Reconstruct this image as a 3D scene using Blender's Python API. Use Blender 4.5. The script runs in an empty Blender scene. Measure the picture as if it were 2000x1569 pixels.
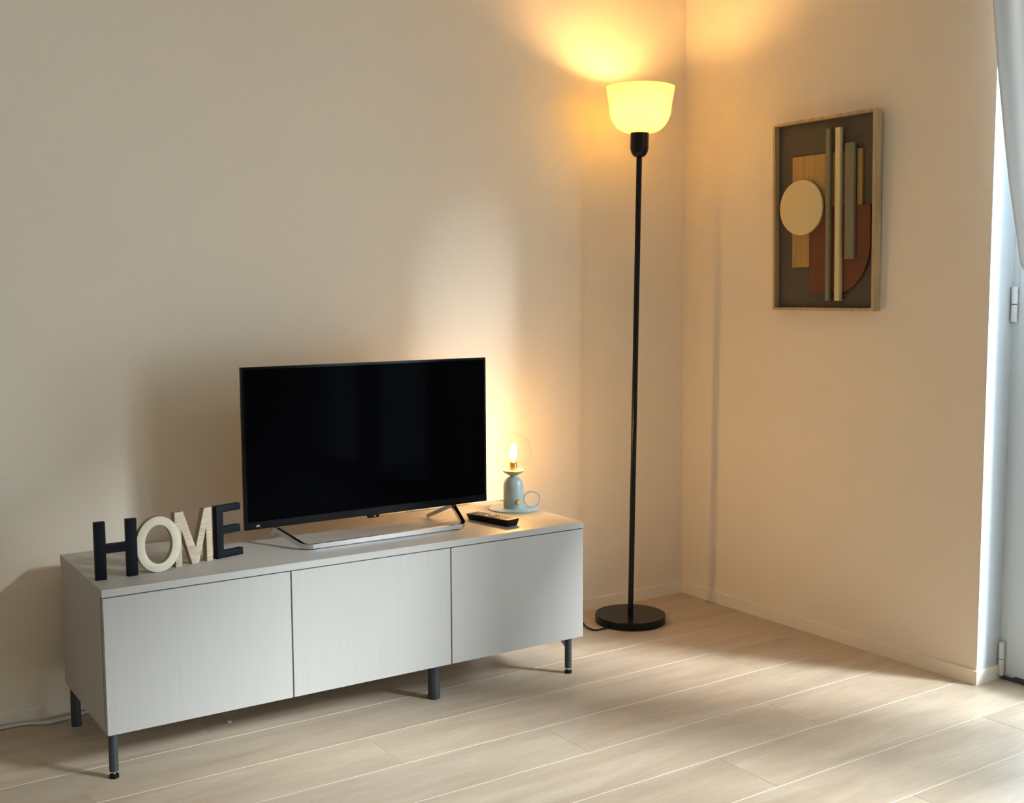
import bpy, bmesh, math, random
from mathutils import Vector, Matrix
random.seed(7)
sc = bpy.context.scene
COL = sc.collection
PI = math.pi

# ------------------------------------------------------------------ camera
cam_d = bpy.data.cameras.new('camera'); cam = bpy.data.objects.new('camera', cam_d); COL.objects.link(cam)
cam_d.sensor_width = 36.0; cam_d.sensor_fit = 'HORIZONTAL'; cam_d.lens = 2221.78 / 2000 * 36.0
cam_d.clip_start = 0.05; cam_d.clip_end = 200
YAW, PIT, ROLL = 0.5881, -0.0953, -0.0052
CAMLOC = Vector((-2.844, -3.128, 1.119))
F = Vector((math.sin(YAW) * math.cos(PIT), math.cos(YAW) * math.cos(PIT), math.sin(PIT)))
R0 = Vector((math.cos(YAW), -math.sin(YAW), 0)); U0 = R0.cross(F)
CR = math.cos(ROLL) * R0 + math.sin(ROLL) * U0
CU = -math.sin(ROLL) * R0 + math.cos(ROLL) * U0
m3 = Matrix((CR, CU, -F)).transposed()
cam.matrix_world = Matrix.Translation(CAMLOC) @ m3.to_4x4()
sc.camera = cam

# ------------------------------------------------------------------ sky, exposure
SKY_STRENGTH = 2.4
SUN_STRENGTH = 2.35     # hazy low sun coming in through the French window
w = bpy.data.worlds.new('World'); sc.world = w; w.use_nodes = True
bg = w.node_tree.nodes['Background']
bg.inputs['Color'].default_value = (0.64, 0.83, 1.0, 1); bg.inputs['Strength'].default_value = SKY_STRENGTH
FLOOR_BULB = 82.0      # emission strength of the bulb in the floor lamp
TABLE_BULB = 135.0      # emission strength of the bulb in the table lamp
WARM = (1.0, 0.61, 0.22)
vs = sc.view_settings
vs.view_transform = 'Standard'; vs.look = 'None'; vs.gamma = 1.0; vs.use_curve_mapping = False
vs.exposure = 1.92
sd = bpy.data.lights.new('sun', 'SUN'); sd.energy = SUN_STRENGTH; sd.angle = math.radians(11); sd.color = (0.80, 0.91, 1.0)
sun = bpy.data.objects.new('sun', sd); COL.objects.link(sun)
SAZ, SEL = math.radians(35.5), math.radians(27.5)
sun.rotation_euler = Vector((-math.sin(SAZ) * math.cos(SEL), math.cos(SAZ) * math.cos(SEL), -math.sin(SEL))).to_track_quat('-Z', 'Y').to_euler()

# room dimensions
XL, YB, ZC = -5.2, -6.6, 2.72          # left wall, rear wall, ceiling
WE, WO = -1.237, -2.17                 # start and end of the first French window in the right wall
W2A, W2B = -2.52, -4.35                # the second one, further along the same wall
WT, WH = 0.30, 2.36                    # wall thickness, opening height

# portal: helps Cycles sample the sky through the opening
for ya, yb in ((WE, WO), (W2A, W2B)):
    pl = bpy.data.lights.new('window_portal', 'AREA'); pl.shape = 'RECTANGLE'; pl.size = abs(yb - ya); pl.size_y = WH
    pl.cycles.is_portal = True
    po = bpy.data.objects.new('window_portal', pl); COL.objects.link(po)
    po.location = (WT + 0.02, (ya + yb) / 2, WH / 2); po.rotation_euler = (PI / 2, 0, PI / 2)

# ------------------------------------------------------------------ material helpers
def mat(name):
    m = bpy.data.materials.new(name); m.use_nodes = True
    nt = m.node_tree; return m, nt, nt.nodes['Principled BSDF']
def N(nt, t, **kw):
    n = nt.nodes.new(t)
    for k, v in kw.items(): setattr(n, k, v)
    return n
def simple(name, col, rough=0.5, metal=0.0, spec=None, coat=0.0):
    m, nt, b = mat(name)
    b.inputs['Base Color'].default_value = (*col, 1); b.inputs['Roughness'].default_value = rough; b.inputs['Metallic'].default_value = metal
    if spec is not None: b.inputs['Specular IOR Level'].default_value = spec
    if coat: b.inputs['Coat Weight'].default_value = coat
    # a faint mottling keeps the surface from looking computed
    tc = N(nt, 'ShaderNodeTexCoord'); no = N(nt, 'ShaderNodeTexNoise'); no.inputs['Scale'].default_value = 60; no.inputs['Detail'].default_value = 3
    rp = N(nt, 'ShaderNodeMapRange'); rp.inputs[3].default_value = max(0.02, rough - 0.04); rp.inputs[4].default_value = min(1, rough + 0.04)
    nt.links.new(tc.outputs['Object'], no.inputs['Vector']); nt.links.new(no.outputs['Fac'], rp.inputs[0]); nt.links.new(rp.outputs[0], b.inputs['Roughness'])
    return m
def grain(name, c1, c2, scale, rough=0.5, bump=0.15, space='Object', detail=4, spec=0.4):
    """two tones mixed by a stretched noise; scale = xyz stretch"""
    m, nt, b = mat(name)
    b.inputs['Roughness'].default_value = rough; b.inputs['Specular IOR Level'].default_value = spec
    tc = N(nt, 'ShaderNodeTexCoord'); mp = N(nt, 'ShaderNodeMapping'); mp.inputs['Scale'].default_value = scale
    no = N(nt, 'ShaderNodeTexNoise'); no.inputs['Scale'].default_value = 1.0; no.inputs['Detail'].default_value = detail; no.inputs['Roughness'].default_value = 0.6
    cr = N(nt, 'ShaderNodeValToRGB'); cr.color_ramp.elements[0].color = (*c1, 1); cr.color_ramp.elements[1].color = (*c2, 1)
    cr.color_ramp.elements[0].position = 0.3; cr.color_ramp.elements[1].position = 0.7
    bp = N(nt, 'ShaderNodeBump'); bp.inputs['Strength'].default_value = bump; bp.inputs['Distance'].default_value = 0.001
    L = nt.links.new
    L(tc.outputs[space], mp.inputs['Vector']); L(mp.outputs[0], no.inputs['Vector']); L(no.outputs['Fac'], cr.inputs[0]); L(cr.outputs[0], b.inputs['Base Color'])
    L(no.outputs['Fac'], bp.inputs['Height']); L(bp.outputs[0], b.inputs['Normal'])
    return m
def emis(name, col, s):
    m = bpy.data.materials.new(name); m.use_nodes = True; nt = m.node_tree; nt.nodes.clear()
    o = N(nt, 'ShaderNodeOutputMaterial'); e = N(nt, 'ShaderNodeEmission'); e.inputs[0].default_value = (*col, 1); e.inputs[1].default_value = s
    nt.links.new(e.outputs[0], o.inputs[0]); return m
def thin_glass(name, tint=(1, 1, 1), ior=1.45, refl=1.0, rough=0.02):
    m = bpy.data.materials.new(name); m.use_nodes = True; nt = m.node_tree; nt.nodes.clear()
    o = N(nt, 'ShaderNodeOutputMaterial'); t = N(nt, 'ShaderNodeBsdfTransparent'); t.inputs[0].default_value = (*tint, 1)
    g = N(nt, 'ShaderNodeBsdfGlossy'); g.inputs['Roughness'].default_value = rough
    f0 = ((ior - 1) / (ior + 1)) ** 2          # Schlick reflectance, the same from either face of the pane
    lw = N(nt, 'ShaderNodeLayerWeight'); lw.inputs[0].default_value = 0.5
    pw = N(nt, 'ShaderNodeMath', operation='POWER'); pw.inputs[1].default_value = 5.0; nt.links.new(lw.outputs['Facing'], pw.inputs[0])
    fr = N(nt, 'ShaderNodeMapRange'); fr.inputs[3].default_value = f0; fr.inputs[4].default_value = 1.0; nt.links.new(pw.outputs[0], fr.inputs[0])
    mu = N(nt, 'ShaderNodeMath', operation='MULTIPLY'); mu.inputs[1].default_value = refl
    mx = N(nt, 'ShaderNodeMixShader')
    L = nt.links.new; L(fr.outputs[0], mu.inputs[0]); L(mu.outputs[0], mx.inputs[0]); L(t.outputs[0], mx.inputs[1]); L(g.outputs[0], mx.inputs[2]); L(mx.outputs[0], o.inputs[0])
    return m

def wall_mat(name, col):
    m, nt, b = mat(name); b.inputs['Roughness'].default_value = 0.85; b.inputs['Specular IOR Level'].default_value = 0.15
    tc = N(nt, 'ShaderNodeTexCoord'); no = N(nt, 'ShaderNodeTexNoise'); no.inputs['Scale'].default_value = 220; no.inputs['Detail'].default_value = 2
    bp = N(nt, 'ShaderNodeBump'); bp.inputs['Strength'].default_value = 0.06; bp.inputs['Distance'].default_value = 0.001
    n2 = N(nt, 'ShaderNodeTexNoise'); n2.inputs['Scale'].default_value = 1.4; n2.inputs['Detail'].default_value = 2
    cr = N(nt, 'ShaderNodeValToRGB'); a = [c * 0.985 for c in col]
    cr.color_ramp.elements[0].color = (*a, 1); cr.color_ramp.elements[1].color = (*col, 1); cr.color_ramp.elements[0].position = .35; cr.color_ramp.elements[1].position = .65
    L = nt.links.new; L(tc.outputs['Object'], no.inputs['Vector']); L(no.outputs['Fac'], bp.inputs['Height']); L(bp.outputs[0], b.inputs['Normal'])
    L(tc.outputs['Object'], n2.inputs['Vector']); L(n2.outputs['Fac'], cr.inputs[0]); L(cr.outputs[0], b.inputs['Base Color'])
    return m

def tile_mat():
    m, nt, b = mat('wood_look_tile'); L = nt.links.new
    ge = N(nt, 'ShaderNodeNewGeometry'); oi = N(nt, 'ShaderNodeObjectInfo')
    ml = N(nt, 'ShaderNodeMath', operation='MULTIPLY'); ml.inputs[1].default_value = 37.0; L(oi.outputs['Random'], ml.inputs[0])
    cb = N(nt, 'ShaderNodeCombineXYZ'); L(ml.outputs[0], cb.inputs[0]); L(ml.outputs[0], cb.inputs[1])
    ad = N(nt, 'ShaderNodeVectorMath', operation='ADD'); L(ge.outputs['Position'], ad.inputs[0]); L(cb.outputs[0], ad.inputs[1])
    def noise(sx, sy, det, dist=0.0):
        mp = N(nt, 'ShaderNodeMapping'); mp.inputs['Scale'].default_value = (sx, sy, 1); L(ad.outputs[0], mp.inputs['Vector'])
        no = N(nt, 'ShaderNodeTexNoise'); no.inputs['Scale'].default_value = 1; no.inputs['Detail'].default_value = det; no.inputs['Distortion'].default_value = dist
        L(mp.outputs[0], no.inputs['Vector']); return no
    n1 = noise(2.2, 16, 5, 0.6); n2 = noise(14, 160, 3); n3 = noise(1.5, 5, 2)
    c1 = N(nt, 'ShaderNodeValToRGB'); e = c1.color_ramp.elements
    e[0].position = .30; e[0].color = (*TILE_A, 1); e[1].position = .72; e[1].color = (*TILE_B, 1); L(n1.outputs['Fac'], c1.inputs[0])
    c2 = N(nt, 'ShaderNodeMapRange'); c2.inputs[1].default_value = .35; c2.inputs[2].default_value = .65; c2.inputs[3].default_value = .93; c2.inputs[4].default_value = 1.05; L(n2.outputs['Fac'], c2.inputs[0])
    c3 = N(nt, 'ShaderNodeMapRange'); c3.inputs[1].default_value = .3; c3.inputs[2].default_value = .7; c3.inputs[3].default_value = .94; c3.inputs[4].default_value = 1.06; L(n3.outputs['Fac'], c3.inputs[0])
    c4 = N(nt, 'ShaderNodeMapRange'); c4.inputs[3].default_value = .94; c4.inputs[4].default_value = 1.04; L(oi.outputs['Random'], c4.inputs[0])
    a = N(nt, 'ShaderNodeMath', operation='MULTIPLY'); L(c2.outputs[0], a.inputs[0]); L(c3.outputs[0], a.inputs[1])
    a2 = N(nt, 'ShaderNodeMath', operation='MULTIPLY'); L(a.outputs[0], a2.inputs[0]); L(c4.outputs[0], a2.inputs[1])
    sc_ = N(nt, 'ShaderNodeVectorMath', operation='SCALE'); L(c1.outputs[0], sc_.inputs[0]); L(a2.outputs[0], sc_.inputs['Scale'])
    L(sc_.outputs[0], b.inputs['Base Color'])
    b.inputs['Roughness'].default_value = 0.42; b.inputs['Specular IOR Level'].default_value = 0.45
    bp = N(nt, 'ShaderNodeBump'); bp.inputs['Strength'].default_value = .12; bp.inputs['Distance'].default_value = .001; L(n2.outputs['Fac'], bp.inputs['Height']); L(bp.outputs[0], b.inputs['Normal'])
    return m

# colours
WALL = (0.85, 0.725, 0.58)
TILE_A, TILE_B = (0.48, 0.36, 0.25), (0.60, 0.475, 0.35)
M = {}
M['wall'] = wall_mat('wall_paint', WALL)
M['ceiling'] = wall_mat('ceiling_paint', (0.84, 0.80, 0.73))
M['base'] = simple('baseboard_white', (0.86, 0.76, 0.62), 0.45)
M['tile'] = tile_mat()
M['grout'] = simple('grout_cream', (0.74, 0.64, 0.52), 0.9)
M['cab'] = grain('cabinet_laminate', (0.425, 0.39, 0.348), (0.45, 0.415, 0.372), (300, 300, 3.0), 0.5, 0.05)
M['cabtop'] = grain('cabinet_laminate_top', (0.425, 0.39, 0.348), (0.455, 0.42, 0.376), (3.0, 220, 220), 0.5, 0.12)
M['leg'] = simple('leg_metal_dark_grey', (0.035, 0.038, 0.042), 0.45)
M['black'] = simple('black_plastic', (0.005, 0.005, 0.006), 0.45, spec=0.2)
M['blackm'] = simple('black_lacquered_metal', (0.004, 0.004, 0.004), 0.25, spec=0.25)
M['chrome'] = simple('brushed_chrome', (0.60, 0.585, 0.575), 0.14, 1.0)
M['screen'] = simple('screen_glass', (0.002, 0.002, 0.0025), 0.06, spec=0.004)
M['bezel'] = simple('bezel_gloss_black', (0.004, 0.004, 0.005), 0.12, spec=0.1)
M['white'] = simple('white_plastic', (0.75, 0.73, 0.70), 0.4)
M['pvc'] = simple('white_door_lacquer', (0.72, 0.74, 0.74), 0.35)
M['alu'] = simple('threshold_dark_aluminium', (0.08, 0.08, 0.08), 0.4, 0.6)
M['glasspane'] = thin_glass('window_pane', (0.97, 0.98, 0.98), 1.45, 1.0)
M['globe'] = thin_glass('globe_glass', (0.995, 0.99, 0.985), 1.45, 0.95, 0.03)
M['brass'] = simple('brass', (0.70, 0.45, 0.14), 0.28, 1.0)
M['sage'] = simple('lamp_sage_lacquer', (0.36, 0.44, 0.42), 0.3)
M['plate'] = simple('lamp_plate_lacquer', (0.40, 0.50, 0.50), 0.25)
M['collar'] = grain('collar_pale_wood', (0.44, 0.33, 0.18), (0.54, 0.42, 0.24), (60, 60, 300), 0.5)
M['letter_black'] = simple('letter_navy_black_paint', (0.004, 0.0055, 0.008), 0.55, spec=0.15)
M['letter_cream'] = grain('letter_cream_paint', (0.72, 0.62, 0.45), (0.78, 0.68, 0.51), (30, 30, 30), 0.6)
M['letter_side'] = simple('letter_mdf_edge', (0.32, 0.25, 0.16), 0.7)
M['letter_wood'] = grain('letter_oak', (0.42, 0.30, 0.19), (0.68, 0.54, 0.39), (14, 14, 170), 0.55, 0.3)
M['ash'] = grain('frame_ash', (0.38, 0.25, 0.12), (0.58, 0.42, 0.23), (60, 60, 5), 0.5, 0.2)
M['taupe'] = simple('panel_taupe', (0.088, 0.066, 0.045), 0.75)
M['oakv'] = grain('oak_veneer', (0.33, 0.19, 0.055), (0.45, 0.275, 0.09), (200, 150, 4), 0.55, 0.1)
M['rust'] = simple('rust_paint', (0.145, 0.042, 0.014), 0.75)
M['cream'] = simple('cream_paint', (0.68, 0.54, 0.28), 0.7)
M['olive'] = simple('sage_olive_paint', (0.20, 0.175, 0.10), 0.7)
M['buttons'] = simple('remote_buttons', (0.22, 0.19, 0.17), 0.45)
M['redbutton'] = simple('remote_red_brown_buttons', (0.20, 0.05, 0.03), 0.45)
M['cord_white'] = simple('white_cord_rubber', (0.62, 0.58, 0.52), 0.5)
M['outside'] = simple('outside_paving', (0.45, 0.45, 0.44), 0.9)

def opal():
    m = bpy.data.materials.new('opal_glass'); m.use_nodes = True; nt = m.node_tree; nt.nodes.clear(); L = nt.links.new
    o = N(nt, 'ShaderNodeOutputMaterial'); d = N(nt, 'ShaderNodeBsdfDiffuse'); d.inputs[0].default_value = (.82, .80, .74, 1)
    t = N(nt, 'ShaderNodeBsdfTranslucent'); t.inputs[0].default_value = (.92, .84, .50, 1)
    g = N(nt, 'ShaderNodeBsdfGlossy'); g.inputs['Roughness'].default_value = .15
    fr = N(nt, 'ShaderNodeFresnel'); fr.inputs[0].default_value = 1.4
    mx = N(nt, 'ShaderNodeMixShader'); mx.inputs[0].default_value = OPAL_T
    m2 = N(nt, 'ShaderNodeMixShader'); L(d.outputs[0], mx.inputs[1]); L(t.outputs[0], mx.inputs[2]); L(fr.outputs[0], m2.inputs[0]); L(mx.outputs[0], m2.inputs[1]); L(g.outputs[0], m2.inputs[2]); L(m2.outputs[0], o.inputs[0])
    return m
OPAL_T = 0.66
M['opal'] = opal()
def sheer():
    m = bpy.data.materials.new('curtain_linen'); m.use_nodes = True; nt = m.node_tree; nt.nodes.clear(); L = nt.links.new
    o = N(nt, 'ShaderNodeOutputMaterial'); d = N(nt, 'ShaderNodeBsdfDiffuse'); t = N(nt, 'ShaderNodeBsdfTranslucent')
    tc = N(nt, 'ShaderNodeTexCoord'); mp = N(nt, 'ShaderNodeMapping'); mp.inputs['Scale'].default_value = (60, 60, 900); no = N(nt, 'ShaderNodeTexNoise'); no.inputs['Scale'].default_value = 1
    cr = N(nt, 'ShaderNodeValToRGB'); cr.color_ramp.elements[0].color = (.66, .655, .64, 1); cr.color_ramp.elements[1].color = (.74, .735, .72, 1)
    L(tc.outputs['Object'], mp.inputs[0]); L(mp.outputs[0], no.inputs[0]); L(no.outputs['Fac'], cr.inputs[0]); L(cr.outputs[0], d.inputs[0]); L(cr.outputs[0], t.inputs[0])
    mx = N(nt, 'ShaderNodeMixShader'); mx.inputs[0].default_value = .33; L(d.outputs[0], mx.inputs[1]); L(t.outputs[0], mx.inputs[2]); L(mx.outputs[0], o.inputs[0])
    return m
M['linen'] = sheer()

# ------------------------------------------------------------------ mesh helpers
def obj(name, bm, m, parent=None, smooth=None, bevel=0.0, seg=2):
    me = bpy.data.meshes.new(name)
    if bevel:
        es = [e for e in bm.edges if len(e.link_faces) == 2 and e.calc_face_angle(0) > 0.6]
        bmesh.ops.bevel(bm, geom=es, offset=bevel, segments=seg, affect='EDGES', profile=0.5)
    bmesh.ops.recalc_face_normals(bm, faces=bm.faces)
    bm.to_mesh(me); bm.free()
    o = bpy.data.objects.new(name, me); COL.objects.link(o)
    for k in (m if isinstance(m, (list, tuple)) else [m]): me.materials.append(M[k] if isinstance(k, str) else k)
    if smooth is not None:
        for p in me.polygons: p.use_smooth = True
        me.set_sharp_from_angle(angle=math.radians(smooth))
    if parent: o.parent = parent
    return o
def box(x0, x1, y0, y1, z0, z1, bm=None):
    bm = bm or bmesh.new()
    v = [bm.verts.new((x, y, z)) for x in (x0, x1) for y in (y0, y1) for z in (z0, z1)]
    for f in ((0, 1, 3, 2), (4, 6, 7, 5), (0, 4, 5, 1), (2, 3, 7, 6), (0, 2, 6, 4), (1, 5, 7, 3)): bm.faces.new([v[i] for i in f])
    return bm
def lathe(prof, seg=48, center=(0, 0), cap=True, bm=None):
    """prof: list of (r, z)"""
    bm = bm or bmesh.new(); rings = []
    for r, z in prof:
        if r < 1e-6: rings.append([bm.verts.new((center[0], center[1], z))])
        else: rings.append([bm.verts.new((center[0] + r * math.cos(2 * PI * i / seg), center[1] + r * math.sin(2 * PI * i / seg), z)) for i in range(seg)])
    for a, b in zip(rings, rings[1:]):
        for i in range(seg):
            j = (i + 1) % seg
            if len(a) == 1 and len(b) == 1: continue
            if len(a) == 1: bm.faces.new((a[0], b[i], b[j]))
            elif len(b) == 1: bm.faces.new((a[i], a[j], b[0]))
            else: bm.faces.new((a[i], a[j], b[j], b[i]))
    if cap:
        for rg in (rings[0], rings[-1]):
            if len(rg) > 1: bm.faces.new(rg)
    return bm
def tube(pts, r, seg=10, closed=False, sub=6, bm=None):
    """round tube along a smoothed path"""
    P = [Vector(p) for p in pts]
    if sub > 1 and len(P) > 2:
        Q = []; n = len(P)
        rng = range(n if closed else n - 1)
        for i in rng:
            p0 = P[(i - 1) % n] if (closed or i > 0) else P[i]; p1 = P[i]; p2 = P[(i + 1) % n]; p3 = P[(i + 2) % n] if (closed or i + 2 < n) else p2
            for k in range(sub):
                t = k / sub
                Q.append(0.5 * ((2 * p1) + (-p0 + p2) * t + (2 * p0 - 5 * p1 + 4 * p2 - p3) * t * t + (-p0 + 3 * p1 - 3 * p2 + p3) * t ** 3))
        if not closed: Q.append(P[-1])
        P = Q
    bm = bm or bmesh.new(); rings = []; n = len(P); nrm = None
    for i, p in enumerate(P):
        a = P[i - 1] if (i > 0 or closed) else p; b = P[(i + 1) % n] if (i < n - 1 or closed) else p
        t = (b - a).normalized()
        if nrm is None: nrm = t.orthogonal().normalized()
        nrm = (nrm - t * nrm.dot(t)).normalized(); bi = t.cross(nrm)
        rings.append([bm.verts.new(p + r * (math.cos(2 * PI * k / seg) * nrm + math.sin(2 * PI * k / seg) * bi)) for k in range(seg)])
    rr = list(zip(rings, rings[1:]))
    if closed: rr.append((rings[-1], rings[0]))
    for a, b in rr:
        for k in range(seg):
            bm.faces.new((a[k], a[(k + 1) % seg], b[(k + 1) % seg], b[k]))
    if not closed: bm.faces.new(rings[0]); bm.faces.new(rings[-1])
    return bm
def curve_prism(loops, thick, bevel=0.0, mtx=None):
    """closed 2D outlines (holes allowed) made into a solid plate, z from 0 to thick, as a bmesh"""
    cu = bpy.data.curves.new('tmp', 'CURVE'); cu.dimensions = '2D'; cu.fill_mode = 'BOTH'
    cu.extrude = thick / 2 - bevel; cu.bevel_depth = bevel; cu.bevel_resolution = 1; cu.offset = -bevel
    for lp in loops:
        s = cu.splines.new('POLY'); s.points.add(len(lp) - 1); s.use_cyclic_u = True
        for q, (x, y) in zip(s.points, lp): q.co = (x, y, 0, 1)
    o = bpy.data.objects.new('tmp', cu); COL.objects.link(o)
    dg = bpy.context.evaluated_depsgraph_get(); me = bpy.data.meshes.new_from_object(o.evaluated_get(dg))
    bm = bmesh.new(); bm.from_mesh(me)
    bpy.data.objects.remove(o); bpy.data.curves.remove(cu); bpy.data.meshes.remove(me)
    bmesh.ops.remove_doubles(bm, verts=bm.verts, dist=1e-6)
    bmesh.ops.translate(bm, vec=(0, 0, thick / 2), verts=bm.verts)
    if mtx: bm.transform(mtx)
    return bm
def tag(o, label, cat, group=None):
    o['label'] = label; o['category'] = cat
    if group: o['group'] = group
    return o
def thing(name, label, cat, loc=(0, 0, 0), rz=0.0):
    o = bpy.data.objects.new(name, None); o.empty_display_size = .05; COL.objects.link(o); o.location = loc; o.rotation_euler = (0, 0, rz)
    return tag(o, label, cat)
def struct(o): o['kind'] = 'structure'; return o
def plabel(o, l): o['label'] = l; return o

# ================================================================== the room
# back wall, left wall, rear wall, ceiling
struct(obj('wall_back', box(XL - .2, WT, 0, .2, 0, ZC), 'wall'))
struct(obj('wall_left', box(XL - .2, XL, YB, 0, 0, ZC), 'wall'))
struct(obj('wall_rear', box(XL - .2, WT, YB - .2, YB, 0, ZC), 'wall'))
bm = box(0, WT, WE, 0, 0, ZC); box(0, WT, WO, WE, WH, ZC, bm); box(0, WT, W2A, WO, 0, ZC, bm); box(0, WT, W2B, W2A, WH, ZC, bm); box(0, WT, YB, W2B, 0, ZC, bm)
struct(obj('wall_right', bm, 'wall'))
struct(obj('ceiling', box(XL - .2, WT, YB - .2, .2, ZC, ZC + .15), 'ceiling'))

# floor: grout bed with every plank-shaped tile set in it
G = .0019
floor = struct(obj('floor', box(XL, WT, YB, 0, -.12, -.0006), 'grout'))
PITCH, TLEN, Y0 = .1973, 1.2, -.4066
joints = {-1: -.7275, 0: -1.071, 1: -.409, 2: -1.201, 3: -.598, 4: -.967, 5: -.205, -2: -.31, 6: -.75, -3: -.95}
tcache = {}
for k in range(-3, 32):
    y1, y0 = min(Y0 - PITCH * k, 0), max(Y0 - PITCH * (k + 1), YB)
    if y1 - y0 < .01: continue
    j0 = joints.get(k, -random.random() * 1.2)
    x = j0 + TLEN * math.ceil((.3 - j0) / TLEN)
    while x > XL:
        a, b = max(x - TLEN, XL), min(x, .112 if y1 < WE + .05 else .0)
        x -= TLEN
        if b - a < .01: continue
        key = (round(b - a, 4), round(y1 - y0, 4))
        if key not in tcache:
            hx, hy = (b - a) / 2 - .0011, (y1 - y0) / 2 - G
            t = obj('tile', box(-hx, hx, -hy, hy, -.01, 0), 'tile', floor, bevel=.0008, seg=1); tcache[key] = t.data
        else:
            t = bpy.data.objects.new('tile', tcache[key]); COL.objects.link(t); t.parent = floor
        t.location = ((a + b) / 2, (y0 + y1) / 2, 0)

# baseboards
BH, BT = .041, .008
def board(name, x0, x1, y0, y1):
    return struct(obj(name, box(x0, x1, y0, y1, 0, BH), 'base', bevel=.0018, seg=2))
board('baseboard_back', XL, 0, -BT, 0)
board('baseboard_right', -BT, 0, WE - BT, -BT)
board('baseboard_left', XL, XL + BT, YB, -BT)
board('trim_1', 0, .1085, WE - BT, WE)
board('trim_2', -BT, 0, W2A, WO); board('trim_3', -BT, 0, YB + BT, W2B)
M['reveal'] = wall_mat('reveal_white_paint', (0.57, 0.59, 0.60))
struct(obj('trim_4', box(.0005, .1115, WE - .0015, WE, BH, WH), 'reveal'))
board('baseboard_rear', XL + BT, 0, YB, YB + BT)

# French windows in the right wall: fixed frame, leaves with stiles, rails and panes
def french_window(name, lab, ya, yb, splits):
    d1 = bpy.data.objects.new(name, None); COL.objects.link(d1); d1.location = (.112, ya, 0); struct(d1); d1['label'] = lab
    def dpart(name, x0, x1, y0, y1, z0, z1, m, bevel=.002):
        return obj(name, box(x0 - .112, x1 - .112, y0 - ya, y1 - ya, z0, z1), m, d1, bevel=bevel, seg=2)
    FX0, FX1 = .112, .19
    dpart('frame_post', FX0, FX1, ya - .045, ya - .001, .0, WH - .001, 'pvc')
    dpart('frame_post', FX0, FX1, yb + .001, yb + .045, .0, WH - .001, 'pvc')
    dpart('frame_head', FX0, FX1, yb + .045, ya - .045, WH - .05, WH - .001, 'pvc')
    dpart('threshold', .105, FX1, yb + .045, ya - .014, -.001, .010, 'alu', bevel=.001)
    ys = [ya - .020] + splits + [yb + .020]
    for y0, y1 in zip(ys, ys[1:]):
        y0 -= .002; y1 += .002
        X0, X1, z0, z1, sw = .110, .168, .016, WH - .03, .085
        dpart('stile', X0, X1, y0 - sw, y0, z0, z1, 'pvc')
        dpart('stile', X0, X1, y1, y1 + sw, z0, z1, 'pvc')
        dpart('rail', X0, X1, y1 + sw, y0 - sw, z0, z0 + .10, 'pvc')
        dpart('rail', X0, X1, y1 + sw, y0 - sw, z1 - .085, z1, 'pvc')
        dpart('pane', .136, .140, y1 + sw, y0 - sw, z0 + .10, z1 - .085, 'glasspane', bevel=0)
    h = .097
    for z0 in (.012, 1.031, 2.05):
        o = obj('hinge', lathe([(.0078, 0), (.0085, .0015), (.0085, h / 2 - .0012)], 16), 'white', d1, 40); o.location = (.101 - .112, -.0125, z0)
        obj('hinge_knuckle', lathe([(.0085, h / 2 + .0012), (.0085, h - .0015), (.0078, h)], 16), 'white', o, 40)
        obj('hinge_ring', lathe([(.0068, h / 2 - .0012), (.0068, h / 2 + .0012)], 16), 'black', o, 40)
french_window('door_1', 'white French window recessed in the right wall near the corner', WE, WO, [])
french_window('door_2', 'second white French window further along the right wall', W2A, W2B, [(W2A + W2B) / 2])

# outside: balcony slab and ground
struct(obj('balcony_floor', box(WT, 1.7, -4.2, .3, -.16, -.03), 'outside'))

# linen curtain gathered back beside the French window
def curtain():
    t = thing('curtain', 'pale grey linen curtain swept back beside the French window', 'curtain', (-.06, -2.165, 0))
    bm = bmesh.new(); nz, nu = 80, 110; rows = []
    Lk = [(2.6, -1.20), (2.1, -1.235), (1.887, -1.258), (1.711, -1.279), (1.548, -1.302), (1.403, -1.324), (1.182, -1.367), (1.08, -1.45), (.99, -1.60), (.92, -1.83), (.88, -2.06), (.80, -2.12), (.4, -2.10), (.03, -2.09)]
    Rk = [(2.6, -2.32), (1.6, -2.30), (1.2, -2.27), (.92, -2.20), (.8, -2.21), (.4, -2.24), (.03, -2.25)]
    def ip(K, z):
        for (za, ya), (zb, yb) in zip(K, K[1:]):
            if z <= za and z >= zb: return ya + (yb - ya) * (za - z) / (za - zb)
        return K[-1][1]
    for i in range(nz + 1):
        z = 2.6 + (.03 - 2.6) * i / nz; a, b = ip(Lk, z), ip(Rk, z); row = []
        wd = abs(b - a); amp = .018 + .012 * (1 - min(1, wd / .5))
        for j in range(nu + 1):
            u = j / nu
            e = min(1, u / .06)
            x = amp * math.sin(u * 2 * PI * 9 + .4 * math.sin(z * 2)) * e + .006 * math.sin(u * 31 + z * 3) * e
            row.append(bm.verts.new((x, a + (b - a) * u + 2.165, z)))
        rows.append(row)
    for i in range(nz):
        for j in range(nu): bm.faces.new((rows[i][j], rows[i][j + 1], rows[i + 1][j + 1], rows[i + 1][j]))
    o = obj('cloth', bm, 'linen', t, 80)
    sol = o.modifiers.new('thick', 'SOLIDIFY'); sol.thickness = .0015; sol.offset = 0
    obj('tieback', tube([(.045 * math.cos(q), .0 + .085 * math.sin(q), .90 + .012 * math.sin(q)) for q in [2 * PI * k / 16 for k in range(16)]], .008, 8, True, 2), 'linen', t, 60)
    r = thing('curtain_rail', 'white curtain rail above the French window', 'curtain rail', (-.06, -2.1, 2.62))
    obj('rail_bar', tube([(0, .95, 0), (0, -.45, 0)], .011, 12, False, 1), 'white', r, 60)
    for yy in (.9, .25, -.4): obj('bracket', box(-.008, .0599, yy - .01, yy + .01, -.006, .018), 'white', r, bevel=.001)
curtain()

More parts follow.
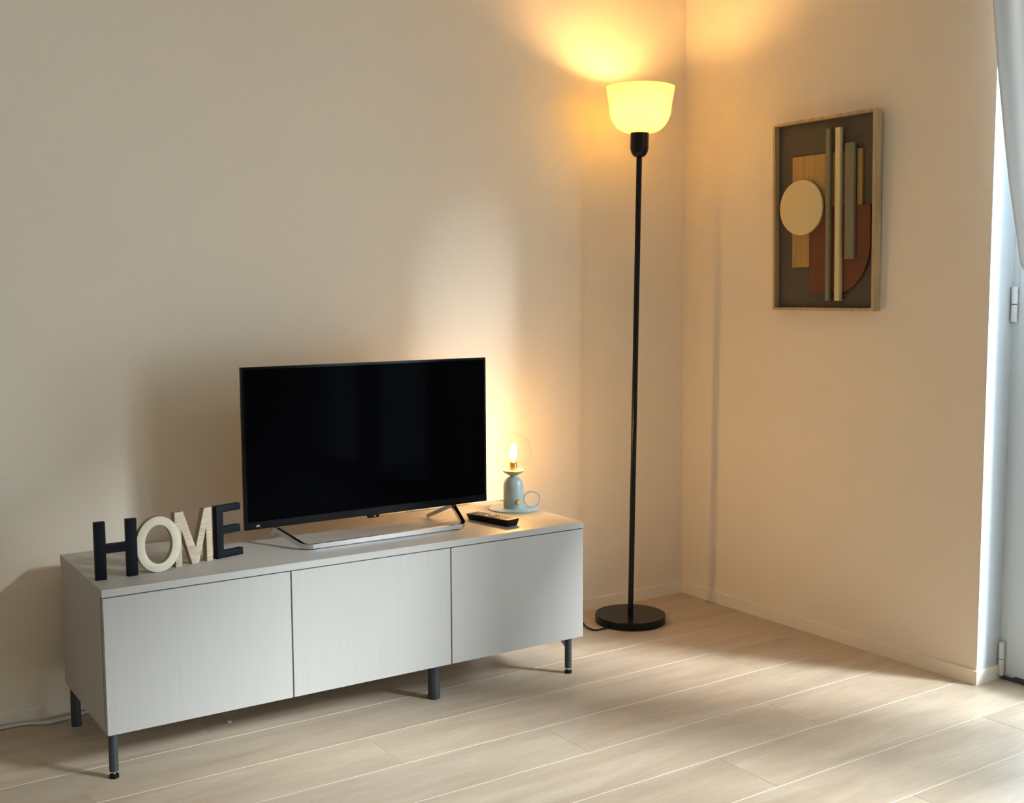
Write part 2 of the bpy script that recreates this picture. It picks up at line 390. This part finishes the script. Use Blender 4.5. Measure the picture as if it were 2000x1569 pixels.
# ================================================================== TV cabinet
CW, CD, CZ0, CZ1 = 1.3626, .432, .111, .452
cab = thing('tv_cabinet', 'long low light grey cabinet with three doors on dark metal legs', 'cabinet', (-2.219, -.5103, 0), -.0074)
TOPT, DT = .0175, .018
obj('top_panel', box(0, CW, 0, CD, CZ1 - TOPT, CZ1), 'cabtop', cab, bevel=.0012)
obj('side_panel', box(0.0005, .018, DT + .002, CD, CZ0, CZ1 - TOPT), 'cab', cab, bevel=.0008)
obj('side_panel', box(CW - .018, CW - .0005, DT + .002, CD, CZ0, CZ1 - TOPT), 'cab', cab, bevel=.0008)
obj('bottom_panel', box(.018, CW - .018, DT + .004, CD - .006, CZ0 + .001, CZ0 + .018), 'cab', cab)
obj('back_panel', box(.018, CW - .018, CD - .006, CD, CZ0, CZ1 - TOPT), 'cab', cab)
for xd in (.4545, .914): obj('divider_panel', box(xd - .009, xd + .009, DT + .006, CD - .006, CZ0 + .018, CZ1 - TOPT), 'cab', cab)
dz0, dz1 = CZ0 - .001, CZ1 - TOPT - .0028
for a, b in ((.0022, .4535), (.4575, .9125), (.9165, CW - .0015)):
    obj('door', box(a, b, .0004, DT, dz0, dz1), 'cab', cab, bevel=.0009)
def leg(x, y, sx, sy, stud=True):
    """round leg on a levelling foot with a triangular gusset towards (sx, sy)"""
    r = .0105
    r = .0105 if stud else .0125
    o = obj('leg', lathe([(r, .0165 if stud else 0), (r, CZ0 + .0005)], 24), 'leg', cab, 40); o.location = (x, y, 0)
    if stud:
        obj('levelling_stud', lathe([(.0045, .006), (.0045, .017)], 14), 'chrome', o, 40)
        obj('foot', lathe([(.0105, .0), (.0112, .002), (.0105, .008), (.006, .0095)], 20), 'black', o, 40)
    bm = bmesh.new()
    for dx, dy in (((sx, 0), (0, sy)) if sx else ((0, sy),)):
        d = Vector((dx, dy, 0)); n = Vector((-dy, dx, 0)) * .0012
        tri = [d * .004 + Vector((0, 0, CZ0)), d * .032 + Vector((0, 0, CZ0)), d * .032 + Vector((0, 0, CZ0 - .003)), d * .009 + Vector((0, 0, CZ0 - .034)), d * .004 + Vector((0, 0, CZ0 - .034))]
        A = [bm.verts.new(q + n) for q in tri]; B = [bm.verts.new(q - n) for q in tri]
        bm.faces.new(A); bm.faces.new(B[::-1])
        for i in range(5): bm.faces.new((A[i], A[(i + 1) % 5], B[(i + 1) % 5], B[i]))
    obj('gusset', bm, 'leg', o)
leg(.0175, .0235, 0, 1); leg(CW - .0385, .0235, -1, 1); leg(.0185, CD - .022, 0, -1, False); leg(CW - .0385, CD - .022, -1, -1, False)
o = obj('leg', lathe([(.0168, .0), (.0172, .002), (.0172, .012), (.0165, .0125), (.0165, CZ0 + .001)], 28), 'leg', cab, 40); o.location = (.8925, .063, 0)

# ================================================================== television
TVX, TVY, TZ0, TZ1, TWD = -1.4205, -.290, .5005, .9295, .749
ZT = CZ1
tv = thing('television', 'black flat screen television on the grey cabinet', 'television', (TVX, TVY, ZT))
h0, h1 = TZ0 - ZT, TZ1 - ZT
obj('case', box(-TWD / 2, TWD / 2, .002, .014, h0, h1), 'bezel', tv, bevel=.0015)
# display panel and the frame around it
obj('screen', box(-TWD / 2 + .007, TWD / 2 - .007, -.0006, .003, h0 + .021, h1 - .007), 'screen', tv)
obj('bottom_bezel', box(-TWD / 2, TWD / 2, -.0025, .004, h0, h0 + .0200), 'bezel', tv, bevel=.0015)
bm = box(-TWD / 2, -TWD / 2 + .0065, -.0015, .004, h0 + .02, h1); box(TWD / 2 - .0065, TWD / 2, -.0015, .004, h0 + .02, h1, bm); box(-TWD / 2 + .0065, TWD / 2 - .0065, -.0015, .004, h1 - .0065, h1, bm)
obj('screen_frame', bm, 'bezel', tv)
bm = box(-.26, .26, .014, .052, h0 + .006, h0 + .26)
obj('rear_housing', bm, 'black', tv, bevel=.012, seg=3)
sn = obj('sensor_pod', box(-.016, .016, -.003, .010, h0 - .0075, h0 + .003), 'bezel', tv, bevel=.0025)
obj('standby_light', lathe([(.0012, 0), (.0012, .0006)], 10), emis('standby_led', (1, .25, .05), 1.2), sn).matrix_local = Matrix.Translation((.002, -.0032, h0 - .003)) @ Matrix.Rotation(PI / 2, 4, 'X')
# small white maker's mark at the left end of the lower bezel
def stroke(bm, x0, z0, x1, z1, wd, dep):
    d = Vector((x1 - x0, 0, z1 - z0)).normalized(); n = Vector((-d.z, 0, d.x)) * wd / 2; a = Vector((x0, 0, z0)); b = Vector((x1, 0, z1))
    V = [bm.verts.new(q + Vector((0, y, 0))) for y in (0, dep) for q in (a + n, b + n, b - n, a - n)]
    bm.faces.new(V[:4]); bm.faces.new(V[4:][::-1])
    for i in range(4): bm.faces.new((V[i], V[(i + 1) % 4], V[4 + (i + 1) % 4], V[4 + i]))
bm = bmesh.new(); lx, lz = -.346, h0 + .0065
for s in (((0, .001), (.0012, 0)), ((.0012, 0), (.0022, .0045)), ((.0035, .0045), (.0046, 0)), ((.0046, 0), (.0062, .0045)), ((.0075, .0045), (.0075, .0003)), ((.0075, .0003), (.0098, .0003)), ((.0075, .0044), (.0098, .0044))):
    stroke(bm, lx + s[0][0], lz + s[0][1], lx + s[1][0], lz + s[1][1], .0011, .0005)
o = obj('logo', bm, 'white', tv); o.location = (0, -.003, 0); plabel(o, 'small white maker mark')
# stand: a flat bar bent into a front bar, two raised arms and two rear legs
def sweep_rect(pts, wd, ht, bm):
    """rectangular bar through points; wd horizontal width across the path, ht height (kept vertical)"""
    P = [Vector(p) for p in pts]; rings = []
    for i, p in enumerate(P):
        a = P[i - 1] if i else p; b = P[i + 1] if i < len(P) - 1 else p
        ta = (p - a).normalized() if i else (b - p).normalized(); tb = (b - p).normalized() if i < len(P) - 1 else ta
        t = (ta + tb).normalized()
        side = Vector((t.y, -t.x, 0)); side = side.normalized() if side.length > 1e-4 else Vector((1, 0, 0))
        up = side.cross(t).normalized()
        if up.z < 0: up = -up
        k = 1 / max(.5, math.sqrt((1 + ta.dot(tb)) / 2))
        rings.append([bm.verts.new(p + side * wd / 2 * k * sx + up * ht / 2 * sz) for sx, sz in ((-1, -1), (1, -1), (1, 1), (-1, 1))])
    for a, b in zip(rings, rings[1:]):
        for i in range(4): bm.faces.new((a[i], a[(i + 1) % 4], b[(i + 1) % 4], b[i]))
    bm.faces.new(rings[0]); bm.faces.new(rings[-1][::-1])
SH = .012; SB = .0022      # bar height and the rubber pads it stands on
fl, fr = Vector((-1.674 - TVX, -.398 - TVY, SH / 2 + SB)), Vector((-1.188 - TVX, -.398 - TVY, SH / 2 + SB))
al, ar = Vector((-1.712 - TVX, .010, h0 - .005)), Vector((-1.155 - TVX, .010, h0 - .005))
rl, rr = Vector((-1.690 - TVX, -.205 - TVY, .006)), Vector((-1.200 - TVX, -.205 - TVY, .006))
def rounded(a, c, b, r, n=5):
    """points of a round corner at c between a and b"""
    u = (a - c).normalized() * r; v = (b - c).normalized() * r
    return [c + u * (1 - t) ** 2 + v * t ** 2 for t in [k / n for k in range(n + 1)]]
bm = bmesh.new()
path = [al] + rounded(al, fl, fr, .02) + rounded(fl, fr, ar, .02) + [ar]
sweep_rect(path, .011, SH, bm)
obj('stand_bar', bm, 'chrome', tv, bevel=.0012)
for q in (fl + Vector((.03, 0, 0)), fr - Vector((.03, 0, 0))): obj('rubber_pad', box(q.x - .012, q.x + .012, q.y - .004, q.y + .004, 0, SB + .0004), 'black', tv)
for a, r_ in ((al, rl), (ar, rr)):
    bm = bmesh.new(); sweep_rect([a + Vector((0, -.004, 0)), a + Vector((0, .006, 0)), r_], .010, .011, bm); obj('stand_leg', bm, 'chrome', tv, bevel=.001)
    obj('stand_screw', lathe([(.0035, -.0005), (.0035, .004)], 12), 'chrome', tv, 40).location = a + Vector((.004 if a is al else -.004, -.010, -.001))

# ================================================================== letters
UP = Matrix(((1, 0, 0, 0), (0, 0, -1, 0), (0, 1, 0, 0), (0, 0, 0, 1)))   # plate in XY -> upright, front towards -y, thickness behind
LT = .018
def letter(name, loops, loc, rz, mats, label, smooth=None):
    bm = curve_prism(loops, LT, .0012)
    bm.transform(Matrix.Translation((0, 0, -LT))); bm.transform(UP)
    o = obj(name, bm, mats, None, smooth if smooth else 30)
    if len(mats) > 1:
        for p in o.data.polygons:
            if abs(p.normal.y) < .5: p.material_index = 1
    o.location = loc; o.rotation_euler = (0, 0, rz); return tag(o, label, 'letter', 'letters spelling a word on the cabinet')
def ell(cx, cy, a, b, n=64): return [(cx + a * math.cos(2 * PI * k / n), cy + b * math.sin(2 * PI * k / n)) for k in range(n)]
hH = .1375
letter('letter_h', [[(0, 0), (.0245, 0), (.0245, .062), (.0725, .062), (.0725, 0), (.097, 0), (.097, hH), (.0725, hH), (.0725, .083), (.0245, .083), (.0245, hH), (0, hH)]],
       (-2.2065, -.416, ZT), 0.0, ['letter_black'], 'black wooden letter H at the left end of the cabinet')
letter('letter_o', [ell(0, .0682, .0545, .0682), ell(0, .0682, .0330, .0475)[::-1]], (-2.0585, -.4145, ZT), 0.02, ['letter_cream', 'letter_side'], 'cream oval wooden letter O standing beside the black H', 35)
hM = .1365
letter('letter_m', [[(-.019, 0), (-.001, 0), (-.001, .090), (.0264, .0), (.0458, .0), (.0680, .085), (.0680, 0), (.0850, 0), (.0850, hM), (.0635, hM), (.0375, .042), (.0045, hM), (-.019, hM)]],
       (-1.993, -.3865, ZT), math.radians(13.5), ['letter_wood', 'letter_side'], 'oak grain wooden letter M between the cream O and black E')
letter('letter_e', [[(0, 0), (.0787, 0), (.0787, .0175), (.0205, .0175), (.0205, .0615), (.0715, .0615), (.0715, .0795), (.0205, .0795), (.0205, .1175), (.0733, .1175), (.0733, .1345), (0, .1345)]],
       (-1.898, -.365, ZT), math.radians(15.6), ['letter_black'], 'black wooden letter E nearest the television')

# ================================================================== table lamp
TLX, TLY = -.910, -.233
tl = thing('table_lamp', 'small sage green table lamp with clear glass globe, lit', 'table lamp', (TLX, TLY, ZT))
zb = .004
obj('base_plate', lathe([(.0745, 0), (.076, .001), (.076, .003), (.0745, zb)], 56), 'plate', tl, 40)
z0 = zb
bodyp = [(.0305, z0), (.0314, z0 + .0015)] + [(.0314, .070)]
for k in range(1, 9): q = PI / 2 * k / 8; bodyp.append((.0314 - .0195 * (1 - math.cos(q)), .070 + .030 * math.sin(q)))
bodyp += [(.0115, .103), (.0125, .106)]
obj('body', lathe(bodyp, 48), 'sage', tl, 40)
obj('collar', lathe([(.012, .105), (.018, .108), (.030, .115), (.0345, .119), (.0345, .121), (.033, .1222), (.026, .1225), (.012, .1225)], 48), 'collar', tl, 35)
so = obj('socket', lathe([(.0115, .1222), (.0115, .146), (.0105, .147)], 28), 'brass', tl, 40)
gz, gr = .181, .0565
gp = []
for k in range(0, 33):
    q = -PI / 2 + .60 + (PI - .60) * k / 32
    gp.append((max(gr * math.cos(q), 0 if k == 32 else .0001), gz + gr * math.sin(q) * 1.0))
gp[-1] = (0, gp[-1][1])
obj('glass_globe', lathe(gp, 56, cap=False), 'globe', tl, 60)
bp_ = [(.006, .147), (.007, .150), (.0095, .158), (.0125, .168), (.0135, .176), (.0125, .186), (.0095, .197), (.005, .206), (0, .2095)]
obj('bulb_glass', lathe(bp_, 28, cap=False), thin_glass('bulb_glass_mat', (1, .93, .75), 1.3, .6), tl, 60)
obj('filament', lathe([(0, .1495), (.0055, .153), (.0095, .164), (.0110, .174), (.0105, .184), (.0070, .196), (0, .204)], 20, cap=False), emis('filament_glow', WARM, TABLE_BULB), tl, 60)
CRh = Vector((CR.x, CR.y, 0)).normalized(); CFh = Vector((F.x, F.y, 0)).normalized()
ringc = CRh * .0565 + Vector((0, 0, .0265 + zb)) - CFh * .004
bm = bmesh.new(); n = 48; rings = []
for k in range(n):
    q = 2 * PI * k / n; d = CRh * math.cos(q) + Vector((0, 0, math.sin(q)))
    rings.append([bm.verts.new(ringc + d * rr_ + CFh * off) for rr_, off in ((.0265, -.004), (.0265, .004), (.0222, .004), (.0222, -.004))])
for k in range(n):
    a, b = rings[k], rings[(k + 1) % n]
    for i in range(4): bm.faces.new((a[i], a[(i + 1) % 4], b[(i + 1) % 4], b[i]))
obj('ring_handle', bm, 'plate', tl, 40)
kd = (CRh * .45 - CFh * .89).normalized()
kb = obj('dimmer_knob', lathe([(.0076, 0), (.0076, .0075), (.0068, .0085)], 24), 'brass', tl, 40)
kb.matrix_local = Matrix.Translation(kd * .0305 + Vector((0, 0, .0265))) @ kd.to_track_quat('Z', 'Y').to_matrix().to_4x4()
obj('cord', tube([(.008, .028, .0075), (.022, .07, .006), (.046, .128, .0030), (.030, .143, .0028), (-.03, .146, .0028), (-.12, .142, .0028), (-.30, .140, .0028)], .0022, 8), 'cord_white', tl, 60)

# ================================================================== remote control
rc = thing('remote_control', 'black remote control with many buttons lying before the table lamp', 'remote control', (-1.0765, -.371, ZT))
rl_, rw, rh = .176, .047, .021
rc.rotation_euler = (0, 0, math.radians(10.8))
bm = box(-rw / 2, rw / 2, -rl_ / 2, rl_ / 2, 0, rh)
for v in bm.verts:
    if v.co.z < .001: v.co.x *= .8; v.co.y *= .93
    if v.co.y > 0 and v.co.z > .01: v.co.z -= .004
obj('case', bm, 'black', rc, bevel=.003, seg=3)
def topz(y): return rh - .004 * (y + rl_ / 2) / rl_ - .0006
sil = obj('faceplate', box(-rw / 2 + .004, rw / 2 - .004, -rl_ / 2 + .004, -rl_ / 2 + .028, topz(-rl_ / 2 + .016) - .001, topz(-rl_ / 2 + .016) + .0006), 'blackm', rc, bevel=.0004)
for iy in range(11):
    y = rl_ / 2 - .016 - iy * .0118
    for ix in (-1, 0, 1):
        k = 'redbutton' if iy in (7, 8) else ('white' if iy == 5 and ix != 0 else 'buttons')
        b = obj('button', box(-.0045, .0045, -.0034, .0034, -.001, .0016), k, rc, bevel=.0008, seg=1); b.location = (ix * .0125, y, topz(y) + .0004)

# ================================================================== floor lamp
FLX, FLY = -.406, -.193
flp = thing('floor_lamp', 'tall black floor lamp with glowing white glass bowl in the corner', 'floor lamp', (FLX, FLY, 0))
obj('base', lathe([(.117, 0), (.120, .002), (.120, .0255), (.1185, .0275), (.0, .0275)], 72), 'blackm', flp, 35)
pole = bpy.data.objects.new('lamp_pole', None)
# the pole stands very slightly out of plumb
lean = Matrix.Rotation(math.radians(.80), 4, (-CRh.y * -1, 0, 0) if False else Vector((-CRh.y, CRh.x, 0)))
def leaned(name, bm, m, sm): bm.transform(lean); return obj(name, bm, m, flp, sm)
leaned('pole', lathe([(.0093, .027), (.0093, 1.575)], 24), 'blackm', 40)
cup = [(.0093, 1.560)] + [(.0093 + (.0302 - .0093) * math.sin(PI / 2 * k / 8), 1.560 + .034 * (1 - math.cos(PI / 2 * k / 8))) for k in range(1, 9)] + [(.0302, 1.638), (.0285, 1.640)]
leaned('lamp_cup', lathe(cup, 36), 'blackm', 40)
SZ0, SZ1, SR = 1.6385, 1.7855, .1125
outer = []
for k in range(0, 21):
    t = k / 20; a = PI / 2 * t
    outer.append((.030 + (.1015 - .030) * math.sin(a) ** .9, SZ0 + .083 * (1 - math.cos(a))))
for k in range(1, 8): t = k / 7; outer.append((.1015 + (SR - .1015) * t, SZ0 + .083 + (SZ1 - SZ0 - .083) * t))
inner = [(max(r - .004, .001), z + (.004 if i < 14 else 0)) for i, (r, z) in enumerate(outer)][::-1]
inner[0] = (SR - .004, SZ1)
leaned('glass_shade', lathe(outer + inner, 64, cap=False), 'opal', 50)
leaned('lamp_holder', lathe([(.018, 1.640), (.018, 1.672), (.014, 1.676)], 24), 'white', 40)
leaned('bulb', lathe([(.012, 1.674), (.014, 1.680), (.024, 1.694), (.0295, 1.708), (.028, 1.722), (.020, 1.735), (0, 1.742)], 28, cap=False), emis('lamp_bulb_glow', WARM, FLOOR_BULB), 60)
obj('power_cord', tube([(-.095, -.02, .006), (-.122, -.024, .004), (-.150, -.026, .004), (-.172, -.018, .004), (-.172, .02, .004), (-.150, .09, .004), (-.19, .165, .004), (-.42, .168, .004)], .0030, 8), 'black', flp, 60)

# ================================================================== wall art on the right wall
PY0, PY1, PZ0, PZ1, PD = -.4655, -.873, 1.0585, 1.6595, .030
art = thing('wall_art', 'framed abstract wooden relief with cream disc hanging on the right wall', 'wall art', (0, PY0, PZ0))
art.rotation_euler = (0, math.radians(-1.2), 0); art.location.x = -.0005
PW, PH, FW = abs(PY1 - PY0), PZ1 - PZ0, .0085
def abox(name, y0, y1, z0, z1, x0, x1, m, bevel=.0006):
    return obj(name, box(-x1, -x0, -y1, -y0, z0, z1), m, art, bevel=bevel, seg=1)
abox('frame_member', 0, FW, 0, PH, 0, PD, 'ash'); abox('frame_member', PW - FW, PW, 0, PH, 0, PD, 'ash')
abox('frame_member', FW, PW - FW, 0, FW, 0, PD, 'ash'); abox('frame_member', FW, PW - FW, PH - FW, PH, 0, PD, 'ash')
abox('backing_panel', FW, PW - FW, FW, PH - FW, .002, .008, 'taupe')
ART = Matrix(((0, 0, -1, 0), (-1, 0, 0, 0), (0, 1, 0, 0), (0, 0, 0, 1)))   # plate: X -> -y, Y -> z, thickness -> -x
def aplate(name, loop, x0, th, m, lab, bevel=.0007, sm=30):
    # outline given as (world y, world z) measured on the wall
    bm = curve_prism([[(PY0 - y, z - PZ0) for y, z in loop]], th, bevel); bm.transform(Matrix.Translation((0, 0, x0))); bm.transform(ART)
    o = obj(name, bm, m, art, sm); o['label'] = lab; return o
def rect(y0, y1, z0, z1): return [(y0, z0), (y1, z0), (y1, z1), (y0, z1)]
aplate('veneer_plate', rect(-.5350, -.7460, 1.1965, 1.5475), .008, .005, 'oakv', 'golden oak veneer rectangle')
n = 20; bl, br, bb, bt = -.6095, -.8485, 1.1140, 1.3805; rd = .155
loop = [(bl, bb)] + [(br + .125 - .125 * math.sin(PI / 2 * k / n), bb + rd - rd * math.cos(PI / 2 * k / n)) for k in range(n + 1)] + [(br, bt), (bl, bt)]
aplate('rust_plate', loop, .013, .005, 'rust', 'rust brown plate with one rounded corner')
aplate('cream_disc', ell(-.5825, 1.3855, .0885, .0870, 72), .018, .009, 'cream', 'round cream disc', .001)
aplate('bar', rect(-.6865, -.7020, 1.0900, 1.6200), .018, .013, 'olive', 'thin sage bar')
aplate('bar', rect(-.7255, -.7440, 1.0900, 1.6190), .018, .015, 'cream', 'thin cream bar')
aplate('bar', rect(-.7605, -.7945, 1.2175, 1.5685), .018, .011, 'olive', 'wide sage bar')
aplate('bar', rect(-.7950, -.8145, 1.3700, 1.5490), .008, .0078, 'oakv', 'short tan bar')
# ================================================================== loose bits on the floor
o = obj('power_cable', tube([(-2.62, -.040, .0052), (-2.45, -.030, .0052), (-2.368, -.022, .0052), (-2.307, -.028, .0052), (-2.256, -.053, .0052), (-2.202, -.046, .0052), (-2.15, -.03, .0052), (-2.05, -.028, .0052), (-1.8, -.03, .0052), (-1.5, -.04, .0052)], .005, 10), 'cord_white', None, 60)
tag(o, 'white power cable along the baseboard behind the cabinet', 'cable')
bm = bmesh.new(); wz = .0
lathe([(.0022, 0), (.0058, 0), (.0058, .003), (.0022, .003), (.0022, 0)], 20, cap=False, bm=bm)
o = obj('washer', bm, 'white', None, 40); o.location = (-1.86, -.305, 0); tag(o, 'tiny white washer on the floor under the cabinet', 'washer')
